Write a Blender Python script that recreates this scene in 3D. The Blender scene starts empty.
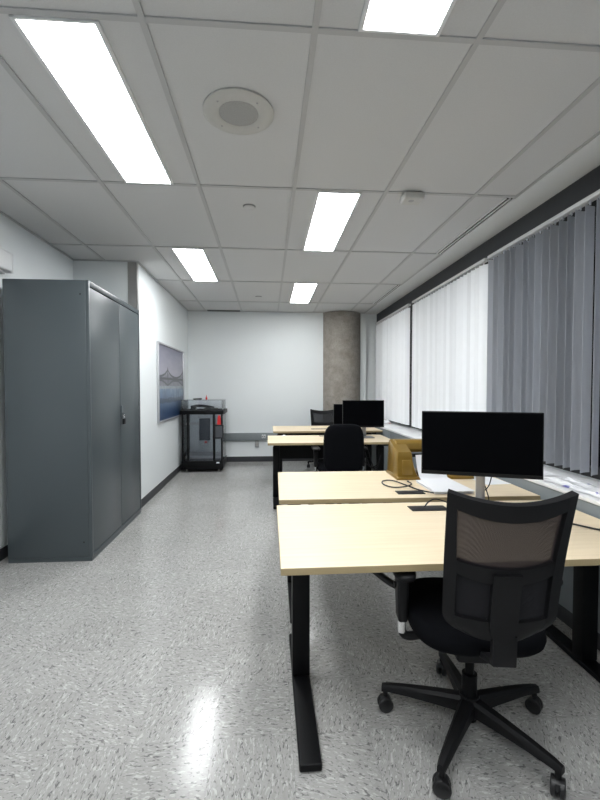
import bpy, bmesh, math, random
from mathutils import Vector, Matrix, noise as mnoise
random.seed(7)
PI = math.pi
S = bpy.context.scene
COL = S.collection

# ------------------------------------------------------------------ materials
def new_mat(name):
    m = bpy.data.materials.new(name); m.use_nodes = True
    nt = m.node_tree
    return m, nt, nt.nodes, nt.links, nt.nodes['Principled BSDF']

def mat(name, col, rough=.5, metal=0.0, spec=.5, coat=0.0, var=.05, nscale=30.0, bump=0.0, bscale=200.0, sheen=0.0):
    m, nt, N, L, b = new_mat(name)
    tc = N.new('ShaderNodeTexCoord')
    nz = N.new('ShaderNodeTexNoise'); nz.inputs['Scale'].default_value = nscale; nz.inputs['Detail'].default_value = 3
    L.new(tc.outputs['Object'], nz.inputs['Vector'])
    mx = N.new('ShaderNodeMix'); mx.data_type = 'RGBA'
    mx.inputs[6].default_value = (*[max(0, c*(1-var)) for c in col], 1)
    mx.inputs[7].default_value = (*[min(1, c*(1+var)) for c in col], 1)
    L.new(nz.outputs['Fac'], mx.inputs[0]); L.new(mx.outputs[2], b.inputs['Base Color'])
    b.inputs['Roughness'].default_value = rough
    b.inputs['Metallic'].default_value = metal
    b.inputs['Specular IOR Level'].default_value = spec
    b.inputs['Coat Weight'].default_value = coat
    b.inputs['Coat Roughness'].default_value = .08
    b.inputs['Sheen Weight'].default_value = sheen
    if bump:
        n2 = N.new('ShaderNodeTexNoise'); n2.inputs['Scale'].default_value = bscale; n2.inputs['Detail'].default_value = 2
        L.new(tc.outputs['Object'], n2.inputs['Vector'])
        bp = N.new('ShaderNodeBump'); bp.inputs['Strength'].default_value = bump; bp.inputs['Distance'].default_value = .002
        L.new(n2.outputs['Fac'], bp.inputs['Height']); L.new(bp.outputs['Normal'], b.inputs['Normal'])
    return m

M = {}
M['wall'] = mat('wall_paint', (.80, .835, .845), .45, var=.015, nscale=3, bump=.05, bscale=120)
M['ceil_gyp'] = mat('ceiling_paint', (.72, .74, .75), .7, var=.01)
M['tbar'] = mat('tbar_paint', (.46, .465, .47), .5, var=.02)
M['tile'] = mat('ceiling_tile', (.60, .605, .61), .9, var=.06, nscale=160, bump=.25, bscale=260)
M['base'] = mat('rubber_base', (.035, .037, .042), .5)
M['steel'] = mat('brushed_steel', (.50, .49, .48), .35, metal=1.0, var=.15, nscale=8)
M['cab'] = mat('cabinet_paint', (.068, .083, .091), .33, spec=.5, var=.03, nscale=4, bump=.02, bscale=300)
M['cabdark'] = mat('cabinet_gap', (.015, .018, .02), .6)
M['band'] = mat('header_band', (.03, .032, .038), .55)
M['winframe'] = mat('window_frame', (.016, .016, .018), .5)
M['rail'] = mat('blind_rail', (.62, .63, .64), .45)
M['vane'] = mat('blind_vane', (.90, .92, .95), .75, var=.03, nscale=12, bump=.1, bscale=400)
M['vane_shaded'] = mat('blind_vane_shaded', (.60, .62, .67), .75, var=.06, nscale=6, bump=.1, bscale=400)  # darker vane copy: shade on the angled vanes is put into the colour
M['conv'] = mat('convector_front', (.21, .235, .25), .45, var=.04, nscale=5)
M['convtop'] = mat('convector_top', (.84, .85, .86), .4, var=.08, nscale=7)
M['edge'] = mat('desk_edge', (.42, .33, .185), .5, var=.06, nscale=20)
M['blk'] = mat('black_plastic', (.006, .006, .007), .48, spec=.25, var=.1, bump=.08, bscale=500)
M['blkmetal'] = mat('black_powder_coat', (.003, .0032, .004), .45, spec=.18, var=.1, bump=.05, bscale=600)
M['fabric'] = mat('black_fabric', (.0025, .0028, .0042), .95, spec=.12, var=.3, nscale=300, bump=.3, bscale=700)
M['wheel'] = mat('caster_wheel', (.012, .012, .013), .4)
M['chrome'] = mat('chrome', (.78, .78, .78), .15, metal=1.0, var=.02)
M['screen'] = mat('screen_glass', (.001, .0012, .002), .6, spec=.03, var=.1)
M['bezel'] = mat('monitor_bezel', (.004, .0042, .005), .5, spec=.25)
M['silver'] = mat('monitor_stand', (.34, .34, .35), .35, metal=.9, var=.04)
M['gold'] = mat('gold_enamel', (.27, .165, .028), .28, metal=.35, coat=.5, var=.12, nscale=14)
M['golddark'] = mat('gold_recess', (.10, .06, .012), .4, metal=.3)
M['paper'] = mat('paper', (.86, .87, .90), .6, var=.01)
M['paperedge'] = mat('paper_edge', (.55, .56, .58), .7, var=.2, nscale=200)
M['cable'] = mat('cable_rubber', (.012, .012, .014), .45)
M['greyplas'] = mat('grey_plastic', (.36, .37, .38), .5)
M['white'] = mat('white_plastic', (.75, .76, .77), .4, var=.02)
M['speaker'] = mat('speaker_ring', (.52, .52, .50), .5)
M['grille'] = mat('speaker_grille', (.36, .36, .355), .6, var=.25, nscale=300)
M['raceway'] = mat('raceway_paint', (.22, .245, .255), .45)
M['red'] = mat('red_plastic', (.65, .02, .02), .4)
M['slot'] = mat('slot_dark', (.03, .03, .032), .7)
M['vent'] = mat('vent_grey', (.26, .27, .27), .6)
M['frame_al'] = mat('aluminium_frame', (.50, .50, .53), .35, metal=.6)
M['printin'] = mat('machine_inner', (.06, .065, .075), .5)
M['navy'] = mat('navy_plastic', (.012, .018, .032), .5)

def vary(m, amt):                       # brightness differs at random from vane to vane
    N, L = m.node_tree.nodes, m.node_tree.links
    b = N['Principled BSDF']; src = b.inputs['Base Color'].links[0].from_socket
    oi = N.new('ShaderNodeObjectInfo'); mr = N.new('ShaderNodeMapRange'); hs = N.new('ShaderNodeHueSaturation')
    mr.inputs[3].default_value = 1-amt; mr.inputs[4].default_value = 1+amt*.4
    L.new(oi.outputs['Random'], mr.inputs[0]); L.new(mr.outputs[0], hs.inputs['Value']); L.new(src, hs.inputs['Color']); L.new(hs.outputs[0], b.inputs['Base Color'])
vary(M['vane'], .09); vary(M['vane_shaded'], .25)
def mat_concrete():
    m, nt, N, L, b = new_mat('concrete')
    tc = N.new('ShaderNodeTexCoord')
    n1 = N.new('ShaderNodeTexNoise'); n1.inputs['Scale'].default_value = 9; n1.inputs['Detail'].default_value = 8; n1.inputs['Roughness'].default_value = .7
    n2 = N.new('ShaderNodeTexVoronoi'); n2.inputs['Scale'].default_value = 55
    L.new(tc.outputs['Object'], n1.inputs['Vector']); L.new(tc.outputs['Object'], n2.inputs['Vector'])
    r = N.new('ShaderNodeValToRGB')
    r.color_ramp.elements[0].position = .3; r.color_ramp.elements[0].color = (.25, .225, .195, 1)
    r.color_ramp.elements[1].position = .72; r.color_ramp.elements[1].color = (.40, .37, .335, 1)
    L.new(n1.outputs['Fac'], r.inputs['Fac'])
    mx = N.new('ShaderNodeMix'); mx.data_type = 'RGBA'; mx.blend_type = 'MULTIPLY'; mx.inputs[0].default_value = .5
    r2 = N.new('ShaderNodeValToRGB'); r2.color_ramp.elements[0].color = (.45, .43, .42, 1); r2.color_ramp.elements[1].position = .5
    L.new(n2.outputs['Distance'], r2.inputs['Fac'])
    L.new(r.outputs['Color'], mx.inputs[6]); L.new(r2.outputs['Color'], mx.inputs[7]); L.new(mx.outputs[2], b.inputs['Base Color'])
    bp = N.new('ShaderNodeBump'); bp.inputs['Strength'].default_value = .5; bp.inputs['Distance'].default_value = .006
    L.new(n1.outputs['Fac'], bp.inputs['Height']); L.new(bp.outputs['Normal'], b.inputs['Normal'])
    b.inputs['Roughness'].default_value = .85
    return m
M['concrete'] = mat_concrete()

def mat_wood():
    m, nt, N, L, b = new_mat('maple_laminate')
    tc = N.new('ShaderNodeTexCoord'); mp = N.new('ShaderNodeMapping'); mp.inputs['Scale'].default_value = (1.2, 26, 8)
    L.new(tc.outputs['Object'], mp.inputs['Vector'])
    n = N.new('ShaderNodeTexNoise'); n.inputs['Scale'].default_value = 2.2; n.inputs['Detail'].default_value = 6; n.inputs['Roughness'].default_value = .6
    L.new(mp.outputs['Vector'], n.inputs['Vector'])
    r = N.new('ShaderNodeValToRGB')
    r.color_ramp.elements[0].position = .25; r.color_ramp.elements[0].color = (.72, .59, .405, 1)
    r.color_ramp.elements[1].position = .7; r.color_ramp.elements[1].color = (.82, .69, .50, 1)
    L.new(n.outputs['Fac'], r.inputs['Fac']); L.new(r.outputs['Color'], b.inputs['Base Color'])
    b.inputs['Roughness'].default_value = .42
    b.inputs['Specular IOR Level'].default_value = .4
    return m
M['wood'] = mat_wood()

def mat_floor():
    m, nt, N, L, b = new_mat('vinyl_tile_floor')
    def math_(op, a, bb=None):
        n = N.new('ShaderNodeMath'); n.operation = op
        for i, v in enumerate((a, bb)):
            if v is None: continue
            if isinstance(v, (int, float)): n.inputs[i].default_value = v
            else: L.new(v, n.inputs[i])
        return n.outputs[0]
    T = .285
    tc = N.new('ShaderNodeTexCoord'); sp = N.new('ShaderNodeSeparateXYZ'); L.new(tc.outputs['Object'], sp.inputs[0])
    x = math_('DIVIDE', math_('ADD', sp.outputs[0], .2 + T*40), T)
    y = math_('DIVIDE', math_('ADD', sp.outputs[1], -1.51 + T*40), T)
    ix, iy = math_('FLOOR', x), math_('FLOOR', y)
    fx, fy = math_('FRACT', x), math_('FRACT', y)
    par = math_('MODULO', math_('ADD', ix, iy), 2)
    cmb = N.new('ShaderNodeCombineXYZ'); L.new(ix, cmb.inputs[0]); L.new(iy, cmb.inputs[1])
    wn = N.new('ShaderNodeTexWhiteNoise'); wn.noise_dimensions = '2D'; L.new(cmb.outputs[0], wn.inputs['Vector'])
    # rotate the flecks by ~90 degrees from tile to tile
    ang = math_('ADD', math_('MULTIPLY', par, 1.5), math_('MULTIPLY', wn.outputs['Value'], .5))
    rot = N.new('ShaderNodeVectorRotate'); rot.rotation_type = 'Z_AXIS'; L.new(tc.outputs['Object'], rot.inputs['Vector']); L.new(ang, rot.inputs['Angle'])
    def flecks(sx, sy, lo, hi, off, dist=.6):
        mp = N.new('ShaderNodeMapping'); mp.inputs['Scale'].default_value = (sx, sy, 1); mp.inputs['Location'].default_value = (off, off*.7, 0)
        L.new(rot.outputs[0], mp.inputs['Vector'])
        n = N.new('ShaderNodeTexNoise'); n.inputs['Scale'].default_value = 1; n.inputs['Detail'].default_value = 2; n.inputs['Distortion'].default_value = dist
        L.new(mp.outputs[0], n.inputs['Vector'])
        mr = N.new('ShaderNodeMapRange'); mr.inputs[1].default_value = lo; mr.inputs[2].default_value = hi
        L.new(n.outputs['Fac'], mr.inputs[0])
        return mr.outputs[0]
    dark = flecks(48, 125, .585, .65, 3.1, 1.0)
    mid = flecks(32, 90, .48, .60, 11.7, 1.0)
    lite = flecks(38, 105, .57, .64, 23.3, 1.0)
    big = N.new('ShaderNodeTexNoise'); big.inputs['Scale'].default_value = 1.3; big.inputs['Detail'].default_value = 2; L.new(tc.outputs['Object'], big.inputs['Vector'])
    def mix(f, a, c, k=1.0):
        n = N.new('ShaderNodeMix'); n.data_type = 'RGBA'
        if isinstance(f, float): n.inputs[0].default_value = f
        else: L.new(math_('MULTIPLY', f, k), n.inputs[0])
        for s, v in ((6, a), (7, c)):
            if isinstance(v, tuple): n.inputs[s].default_value = (*v, 1)
            else: L.new(v, n.inputs[s])
        return n.outputs[2]
    c = mix(big.outputs['Fac'], (.35, .345, .335), (.40, .395, .385))
    c = mix(mid, c, (.34, .335, .32), .7)
    c = mix(lite, c, (.58, .58, .565), .65)
    c = mix(dark, c, (.12, .12, .12), .8)
    tone = math_('ADD', math_('MULTIPLY', wn.outputs['Value'], .08), .95)
    hs = N.new('ShaderNodeHueSaturation'); L.new(tone, hs.inputs['Value']); L.new(c, hs.inputs['Color'])
    ex = math_('MINIMUM', math_('MINIMUM', fx, math_('SUBTRACT', 1, fx)), math_('MINIMUM', fy, math_('SUBTRACT', 1, fy)))
    line = math_('LESS_THAN', ex, .0045)
    c = mix(line, hs.outputs[0], (.24, .24, .235), .35)
    L.new(c, b.inputs['Base Color'])
    b.inputs['Roughness'].default_value = .15
    b.inputs['Specular IOR Level'].default_value = .30
    bn = N.new('ShaderNodeTexNoise'); bn.inputs['Scale'].default_value = 9; bn.inputs['Detail'].default_value = 3; L.new(tc.outputs['Object'], bn.inputs['Vector'])
    bp = N.new('ShaderNodeBump'); bp.inputs['Strength'].default_value = .12; bp.inputs['Distance'].default_value = .004
    L.new(bn.outputs['Fac'], bp.inputs['Height']); L.new(bp.outputs['Normal'], b.inputs['Normal'])
    return m
M['floor'] = mat_floor()

LIGHT = 11.0
def mat_emit():
    m = bpy.data.materials.new('light_diffuser'); m.use_nodes = True
    N, L = m.node_tree.nodes, m.node_tree.links
    b = N['Principled BSDF']
    b.inputs['Base Color'].default_value = (.9, .9, .9, 1)
    b.inputs['Emission Color'].default_value = (.965, .99, 1.0, 1)
    b.inputs['Emission Strength'].default_value = LIGHT
    return m
M['emit'] = mat_emit()

def mat_mesh(name, col, alpha):
    m, nt, N, L, b = new_mat(name)
    tc = N.new('ShaderNodeTexCoord')
    ck = N.new('ShaderNodeTexChecker'); ck.inputs['Scale'].default_value = 420
    L.new(tc.outputs['Object'], ck.inputs['Vector'])
    mr = N.new('ShaderNodeMapRange'); mr.inputs[3].default_value = alpha-.12; mr.inputs[4].default_value = alpha+.12
    L.new(ck.outputs['Fac'], mr.inputs[0])
    b.inputs['Base Color'].default_value = (*col, 1); b.inputs['Roughness'].default_value = .8
    L.new(mr.outputs[0], b.inputs['Alpha'])
    return m
M['mesh'] = mat_mesh('mesh_fabric', (.045, .032, .034), .80)
M['meshlow'] = mat_mesh('lower_mesh_fabric', (.006, .006, .009), .85)
M['meshfar'] = mat_mesh('mesh_fabric_grey', (.03, .032, .036), .72)

def mat_glass(name, alpha, col=(.8, .85, .88)):
    m = bpy.data.materials.new(name); m.use_nodes = True
    N, L = m.node_tree.nodes, m.node_tree.links
    N.remove(N['Principled BSDF'])
    t = N.new('ShaderNodeBsdfTransparent'); t.inputs[0].default_value = (*col, 1)
    g = N.new('ShaderNodeBsdfGlossy'); g.inputs['Roughness'].default_value = .03
    fr = N.new('ShaderNodeFresnel'); fr.inputs['IOR'].default_value = 1.45
    mx = N.new('ShaderNodeMixShader')
    L.new(fr.outputs[0], mx.inputs[0]); L.new(t.outputs[0], mx.inputs[1]); L.new(g.outputs[0], mx.inputs[2])
    d = N.new('ShaderNodeBsdfDiffuse'); d.inputs[0].default_value = (.5, .55, .6, 1)
    m2 = N.new('ShaderNodeMixShader'); m2.inputs[0].default_value = alpha
    L.new(mx.outputs[0], m2.inputs[1]); L.new(d.outputs[0], m2.inputs[2])
    L.new(m2.outputs[0], N['Material Output'].inputs['Surface'])
    return m
M['glass'] = mat_glass('window_glass', .0, (.7, .75, .78))
M['acrylic'] = mat_glass('clear_acrylic', .025, (.95, .96, .97))
M['smoke'] = mat_glass('smoked_acrylic', .04, (.87, .89, .92))

def mat_bag(name, spots, base=(.80, .81, .83)):
    m, nt, N, L, b = new_mat(name)
    tc = N.new('ShaderNodeTexCoord')
    v = N.new('ShaderNodeTexNoise'); v.inputs['Scale'].default_value = 13; v.inputs['Detail'].default_value = 1
    L.new(tc.outputs['Object'], v.inputs['Vector'])
    r = N.new('ShaderNodeValToRGB')
    r.color_ramp.elements[0].position = .62; r.color_ramp.elements[0].color = (*base, 1)
    r.color_ramp.elements[1].position = .68; r.color_ramp.elements[1].color = (*spots, 1)
    L.new(v.outputs['Fac'], r.inputs['Fac']); L.new(r.outputs['Color'], b.inputs['Base Color'])
    b.inputs['Roughness'].default_value = .22; b.inputs['Coat Weight'].default_value = .3
    return m
M['bag'] = mat_bag('printed_plastic_bag', (.12, .12, .42))
M['bag2'] = mat_bag('pinkish_plastic', (.45, .2, .2))

def mat_vcol():
    m, nt, N, L, b = new_mat('printed_picture')
    a = N.new('ShaderNodeVertexColor'); a.layer_name = 'Print'
    L.new(a.outputs['Color'], b.inputs['Base Color']); b.inputs['Roughness'].default_value = .3
    return m
M['print'] = mat_vcol()

# ------------------------------------------------------------------ mesh helper
class MB:
    def __init__(s): s.bm = bmesh.new()
    def _add(s, t, mi=0):
        for f in t.faces: f.material_index = mi
        me = bpy.data.meshes.new('tmp'); t.to_mesh(me); t.free()
        s.bm.from_mesh(me); bpy.data.meshes.remove(me); return s
    def box(s, x0, x1, y0, y1, z0, z1, bev=0, seg=2, mi=0, mtx=None):
        t = bmesh.new(); bmesh.ops.create_cube(t, size=1)
        for v in t.verts:
            v.co = Vector(((x0+x1)/2+v.co.x*(x1-x0), (y0+y1)/2+v.co.y*(y1-y0), (z0+z1)/2+v.co.z*(z1-z0)))
        if bev: bmesh.ops.bevel(t, geom=list(t.edges), offset=bev, segments=seg, affect='EDGES', profile=.5)
        if mtx: bmesh.ops.transform(t, matrix=mtx, verts=list(t.verts))
        return s._add(t, mi)
    def hexa(s, p, bev=0, seg=2, mi=0):      # 8 corners: bottom ring, top ring
        t = bmesh.new(); v = [t.verts.new(q) for q in p]
        for f in ((3, 2, 1, 0), (4, 5, 6, 7), (0, 1, 5, 4), (1, 2, 6, 5), (2, 3, 7, 6), (3, 0, 4, 7)): t.faces.new([v[i] for i in f])
        bmesh.ops.recalc_face_normals(t, faces=list(t.faces))
        if bev: bmesh.ops.bevel(t, geom=list(t.edges), offset=bev, segments=seg, affect='EDGES', profile=.5)
        return s._add(t, mi)
    def prism(s, pts, axis, a, b, bev=0, seg=2, mi=0):   # polygon extruded along axis
        def P(p, h):
            return {'x': (h, p[0], p[1]), 'y': (p[0], h, p[1]), 'z': (p[0], p[1], h)}[axis]
        t = bmesh.new(); A = [t.verts.new(P(p, a)) for p in pts]; B = [t.verts.new(P(p, b)) for p in pts]
        n = len(pts)
        t.faces.new(A[::-1]); t.faces.new(B)
        for i in range(n): t.faces.new((A[i], A[(i+1) % n], B[(i+1) % n], B[i]))
        bmesh.ops.recalc_face_normals(t, faces=list(t.faces))
        if bev: bmesh.ops.bevel(t, geom=list(t.edges), offset=bev, segments=seg, affect='EDGES', profile=.5)
        return s._add(t, mi)
    def cyl(s, p0, p1, r0, r1=None, n=24, mi=0):
        r1 = r0 if r1 is None else r1
        p0, p1 = Vector(p0), Vector(p1); d = p1-p0
        t = bmesh.new(); bmesh.ops.create_cone(t, cap_ends=True, segments=n, radius1=r0, radius2=r1, depth=d.length)
        bmesh.ops.transform(t, matrix=Matrix.Translation((p0+p1)/2) @ d.to_track_quat('Z', 'Y').to_matrix().to_4x4(), verts=list(t.verts))
        return s._add(t, mi)
    def lathe(s, prof, n=32, mi=0, mtx=None):            # (r, z) pairs
        t = bmesh.new(); rings = []
        for r, z in prof:
            rings.append([t.verts.new((r*math.cos(2*PI*k/n), r*math.sin(2*PI*k/n), z)) for k in range(n)] if r > 1e-6 else [t.verts.new((0, 0, z))])
        for a, b in zip(rings, rings[1:]):
            for k in range(n):
                k2 = (k+1) % n
                if len(a) == 1 and len(b) == 1: continue
                if len(a) == 1: t.faces.new((a[0], b[k2], b[k]))
                elif len(b) == 1: t.faces.new((a[k], a[k2], b[0]))
                else: t.faces.new((a[k], a[k2], b[k2], b[k]))
        bmesh.ops.recalc_face_normals(t, faces=list(t.faces))
        if mtx: bmesh.ops.transform(t, matrix=mtx, verts=list(t.verts))
        return s._add(t, mi)
    def tube(s, pts, r, n=8, sub=6, mi=0):               # Catmull-Rom tube
        P = [Vector(p) for p in pts]; Q = []
        for i in range(len(P)-1):
            a, b, c, d = P[max(i-1, 0)], P[i], P[i+1], P[min(i+2, len(P)-1)]
            for k in range(sub):
                u = k/sub
                Q.append(.5*((2*b)+(c-a)*u+(2*a-5*b+4*c-d)*u*u+(3*b-a-3*c+d)*u**3))
        Q.append(P[-1])
        t = bmesh.new(); rings = []; nrm = None
        for i, q in enumerate(Q):
            tg = (Q[min(i+1, len(Q)-1)]-Q[max(i-1, 0)]).normalized()
            if nrm is None: nrm = tg.orthogonal().normalized()
            nrm = (nrm-tg*nrm.dot(tg)).normalized(); bn = tg.cross(nrm)
            rr = r(i/(len(Q)-1)) if callable(r) else r
            rings.append([t.verts.new(q+rr*(math.cos(2*PI*k/n)*nrm+math.sin(2*PI*k/n)*bn)) for k in range(n)])
        for a, b in zip(rings, rings[1:]):
            for k in range(n): t.faces.new((a[k], a[(k+1) % n], b[(k+1) % n], b[k]))
        t.faces.new(rings[0][::-1]); t.faces.new(rings[-1])
        bmesh.ops.recalc_face_normals(t, faces=list(t.faces))
        return s._add(t, mi)
    def sheet(s, fn, nu, nv, th, mi=0):                   # thick patch: fn(u,v) -> point, thickness along the normal
        t = bmesh.new(); e = 1e-3
        def nrm(u, v):
            a = Vector(fn(min(u+e, 1), v))-Vector(fn(max(u-e, 0), v)); b = Vector(fn(u, min(v+e, 1)))-Vector(fn(u, max(v-e, 0)))
            return a.cross(b).normalized()
        F = {}; B = {}
        for i in range(nu+1):
            for j in range(nv+1):
                u, v = i/nu, j/nv; p = Vector(fn(u, v)); n = nrm(u, v)*th/2
                F[i, j] = t.verts.new(p+n); B[i, j] = t.verts.new(p-n)
        for i in range(nu):
            for j in range(nv):
                t.faces.new((F[i, j], F[i+1, j], F[i+1, j+1], F[i, j+1]))
                t.faces.new((B[i, j+1], B[i+1, j+1], B[i+1, j], B[i, j]))
        for i in range(nu):
            t.faces.new((F[i+1, 0], F[i, 0], B[i, 0], B[i+1, 0])); t.faces.new((F[i, nv], F[i+1, nv], B[i+1, nv], B[i, nv]))
        for j in range(nv):
            t.faces.new((F[0, j], F[0, j+1], B[0, j+1], B[0, j])); t.faces.new((F[nu, j+1], F[nu, j], B[nu, j], B[nu, j+1]))
        bmesh.ops.recalc_face_normals(t, faces=list(t.faces))
        return s._add(t, mi)
    def cushion(s, a, b, z0, z1, round_=.03, p=3.6, cx=0, cy=0, n=40, dish=0.0, mi=0):   # superellipse pad
        t = bmesh.new(); rings = []
        def ring(k, z):
            out = []
            for i in range(n):
                th = 2*PI*i/n; c, q = math.cos(th), math.sin(th)
                out.append(t.verts.new((cx+(a-k)*math.copysign(abs(c)**(2/p), c), cy+(b-k)*math.copysign(abs(q)**(2/p), q), z)))
            return out
        m = 6
        rings.append(ring(round_*1.6, z0))
        for i in range(m+1):
            th = -PI/2+PI*i/m
            rings.append(ring(round_*(1-math.cos(th)), (z0+z1)/2+(z1-z0)/2*math.sin(th)))
        rings.append(ring(round_*3, z1+.003-dish)); rings.append(ring(min(a, b)*.7, z1-dish))
        for A, B in zip(rings, rings[1:]):
            for k in range(n): t.faces.new((A[k], A[(k+1) % n], B[(k+1) % n], B[k]))
        t.faces.new(rings[0][::-1]); t.faces.new(rings[-1])
        bmesh.ops.recalc_face_normals(t, faces=list(t.faces))
        return s._add(t, mi)
    def xf(s, mtx): bmesh.ops.transform(s.bm, matrix=mtx, verts=list(s.bm.verts)); return s
    def build(s, name, m, parent=None, smooth=True, ang=.7):
        me = bpy.data.meshes.new(name)
        for mm in (m if isinstance(m, (list, tuple)) else [m]): me.materials.append(mm)
        s.bm.to_mesh(me); s.bm.free()
        o = bpy.data.objects.new(name, me); COL.objects.link(o)
        if smooth:
            for p in me.polygons: p.use_smooth = True
            me.set_sharp_from_angle(angle=ang)
        if parent: o.parent = parent
        return o

def tag(o, label, cat, group=None, kind=None):
    if label: o['label'] = label
    if cat: o['category'] = cat
    if group: o['group'] = group
    if kind: o['kind'] = kind
    return o
def thing(name, label, cat, loc=(0, 0, 0), rz=0, group=None):
    o = bpy.data.objects.new(name, None); COL.objects.link(o); o.empty_display_size = .1
    o.location = loc; o.rotation_euler = (0, 0, rz)
    return tag(o, label, cat, group)
def struct(name, mb, m, label=None, smooth=False, parent=None):
    o = mb.build(name, m, parent, smooth)
    if parent is None: o['kind'] = 'structure'
    if label: o['label'] = label
    return o
def copy_tree(o, parent=None):
    c = o.copy(); COL.objects.link(c); c.parent = parent
    for ch in list(o.children): copy_tree(ch, c)
    return c

# ------------------------------------------------------------------ room
H = 1.28                 # camera height
ZC = 2.568               # ceiling
XL, XB, YR, YB, XS, XW = -1.97, -1.345, 4.47, 7.26, 1.688, 1.90
Y0 = -3.2                # wall behind the camera
GX = [.173+.6096*k for k in range(-3, 3)]
GY0 = 1.55
GYS = [GY0+1.2192*j for j in range(-4, 5)]

struct('floor', MB().box(XL-.1, 2.2, Y0-.1, YB+.3, -.1, 0), M['floor'], 'grey flecked vinyl tile floor')
struct('ceiling', MB().box(XL-.1, XS, Y0-.1, YB+.2, ZC+.006, ZC+.08), M['tile'], 'suspended ceiling of off-white acoustic tiles')
g = MB()
def in_room_y(x): return YR if x < XB else YB
for x in GX:
    g.box(x-.012, x+.012, Y0, in_room_y(x)-.001, ZC-.001, ZC+.0058)
for y in GYS:
    x0 = XL if y < YR else XB
    g.box(x0+.001, XS-.001, y-.012, y+.012, ZC-.0005, ZC+.0057)
# wall angle all round
g.box(XL+.001, XL+.022, Y0, YR-.001, ZC-.0015, ZC+.005); g.box(XB+.001, XB+.022, YR, YB-.001, ZC-.0015, ZC+.005)
g.box(XB, XS, YB-.022, YB-.001, ZC-.0012, ZC+.005); g.box(XL, XB, YR-.022, YR-.001, ZC-.0012, ZC+.005)
g.box(XS-.018, XS-.001, Y0, YB-.002, ZC-.0014, ZC+.005)
struct('trim_1', g, M['tbar'], 'grey ceiling grid of t-bars')
struct('trim_2', MB().box(XS, 2.2, Y0-.1, YB+.2, ZC-.004, ZC+.08), M['ceil_gyp'], 'smooth white ceiling border along the windows')
struct('wall_left', MB().box(XL-.1, XL, Y0-.1, YR, 0, ZC+.006), M['wall'], 'pale wall behind the grey cabinet')
struct('wall_left_far', MB().box(XL-.1, XB, YR, YB+.1, 0, ZC+.006), M['wall'], 'pale projecting wall that carries the picture')
struct('wall_back', MB().box(XB, 1.715, YB, YB+.2, 0, ZC+.006), M['wall'], 'pale end wall of the office')
struct('wall_back_recess', MB().box(1.715, 2.2, YB+.06, YB+.2, 0, ZC+.006), M['wall'], 'narrow recessed pale wall beside the windows')
struct('wall_front', MB().box(XL-.1, 2.2, Y0-.2, Y0-.1, 0, ZC+.006), M['wall'], 'pale wall behind the viewer')
pl = MB().cyl((1.285, YB+.13, 0), (1.285, YB+.13, ZC), .352, n=64)
struct('concrete_pillar', pl, M['concrete'], 'round raw concrete pillar set into the end wall', smooth=True)

bh = .09
struct('baseboard_left', MB().box(XL, XL+.008, Y0, YR-.001, .001, bh, .003), M['base'])
struct('baseboard_left_far', MB().box(XB, XB+.008, YR+.004, YB-.001, .001, bh, .003), M['base'])
struct('baseboard_return', MB().box(XL+.009, XB+.008, YR-.008, YR, .001, bh, .003), M['base'])
struct('baseboard_back', MB().box(XB+.009, .955, YB-.008, YB, .001, bh, .003), M['base'])

# stainless guard on the projecting corner
cg = MB().box(XB-.085, XB+.004, YR-.004, YR-.0005, bh, ZC-.004).box(XB+.0005, XB+.004, YR-.004, YR+.06, bh, ZC-.004)
struct('trim_3', cg, M['steel'], 'brushed stainless corner guard on the projecting wall')

# window side: low wall, header, mullions, windows
struct('wall_right', MB().box(1.93, 2.2, Y0-.1, YB+.06, 0, .74), M['wall'], 'low wall under the windows')
struct('trim_4', MB().box(1.915, 2.2, Y0-.1, YB+.058, 2.392, ZC-.005), M['band'], 'dark header band above the blinds')
bays = [(-2.23, -.36), (-.36, 1.56), (1.56, 3.47), (3.47, 5.39), (5.39, 7.30)]
for i, (a, b) in enumerate(bays):
    f = MB()
    w = .055
    f.box(1.925, 2.02, a+.001, a+w, .742, 2.390); f.box(1.925, 2.02, b-w, b-.001, .742, 2.390)
    f.box(1.925, 2.02, a+w, b-w, .742, .80); f.box(1.925, 2.02, a+w, b-w, 2.34, 2.390)
    win = f.build('window_%d' % (i+1), M['winframe'], smooth=False); win['kind'] = 'structure'
    MB().box(1.97, 1.978, a+w, b-w, .80, 2.34).build('pane', M['glass'], win, smooth=False)
struct('wall_right_outer', MB().box(2.03, 2.2, Y0-.1, bays[0][0]-.001, .741, 2.391), M['wall'])

# ------------------------------------------------------------------ vertical blinds
XV = 1.868
def blind(name, label, y0, y1, angle, ztop=2.338, zbot=.775, pitch=.0745, vmat='vane'):
    t = thing(name, label, 'blind', (XV, (y0+y1)/2, zbot), 0, 'vertical blinds along the window wall')
    h = ztop-zbot; L = y1-y0
    MB().box(-.022, .022, -L/2, L/2, h+.021, h+.048, .004).build('head_rail', M['rail'], t)
    n = int((L-.085)//pitch)
    for k in range(n+1):
        y = -n*pitch/2+k*pitch
        a = angle(k/n)
        w = Vector((math.cos(a), math.sin(a), 0)); nn = Vector((-math.sin(a), math.cos(a), 0))
        def fn(u, v, w=w, nn=nn, y=y):
            q = (u-.5)
            return Vector((0, y, 0))+w*q*.089+nn*(.007*(1-4*q*q))+Vector((0, 0, v*h))
        s = MB().sheet(fn, 4, 1, .0012)
        s.box(-.004, .004, y-.004, y+.004, h, h+.022)
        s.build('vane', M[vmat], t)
    return t
rn = [random.uniform(-1, 1) for _ in range(64)]
def a_closed(u): return PI/2+.46+.12*rn[int(u*25) % 64]
def a_open(u): return .64-.55*u+.10*math.sin(u*11)+.15*rn[(int(u*25)+9) % 64]
blind('vertical_blind', 'half-open shaded vertical blind, nearest one, behind the desk with the large monitor', 1.60, 3.445, a_open, vmat='vane_shaded')
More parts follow.
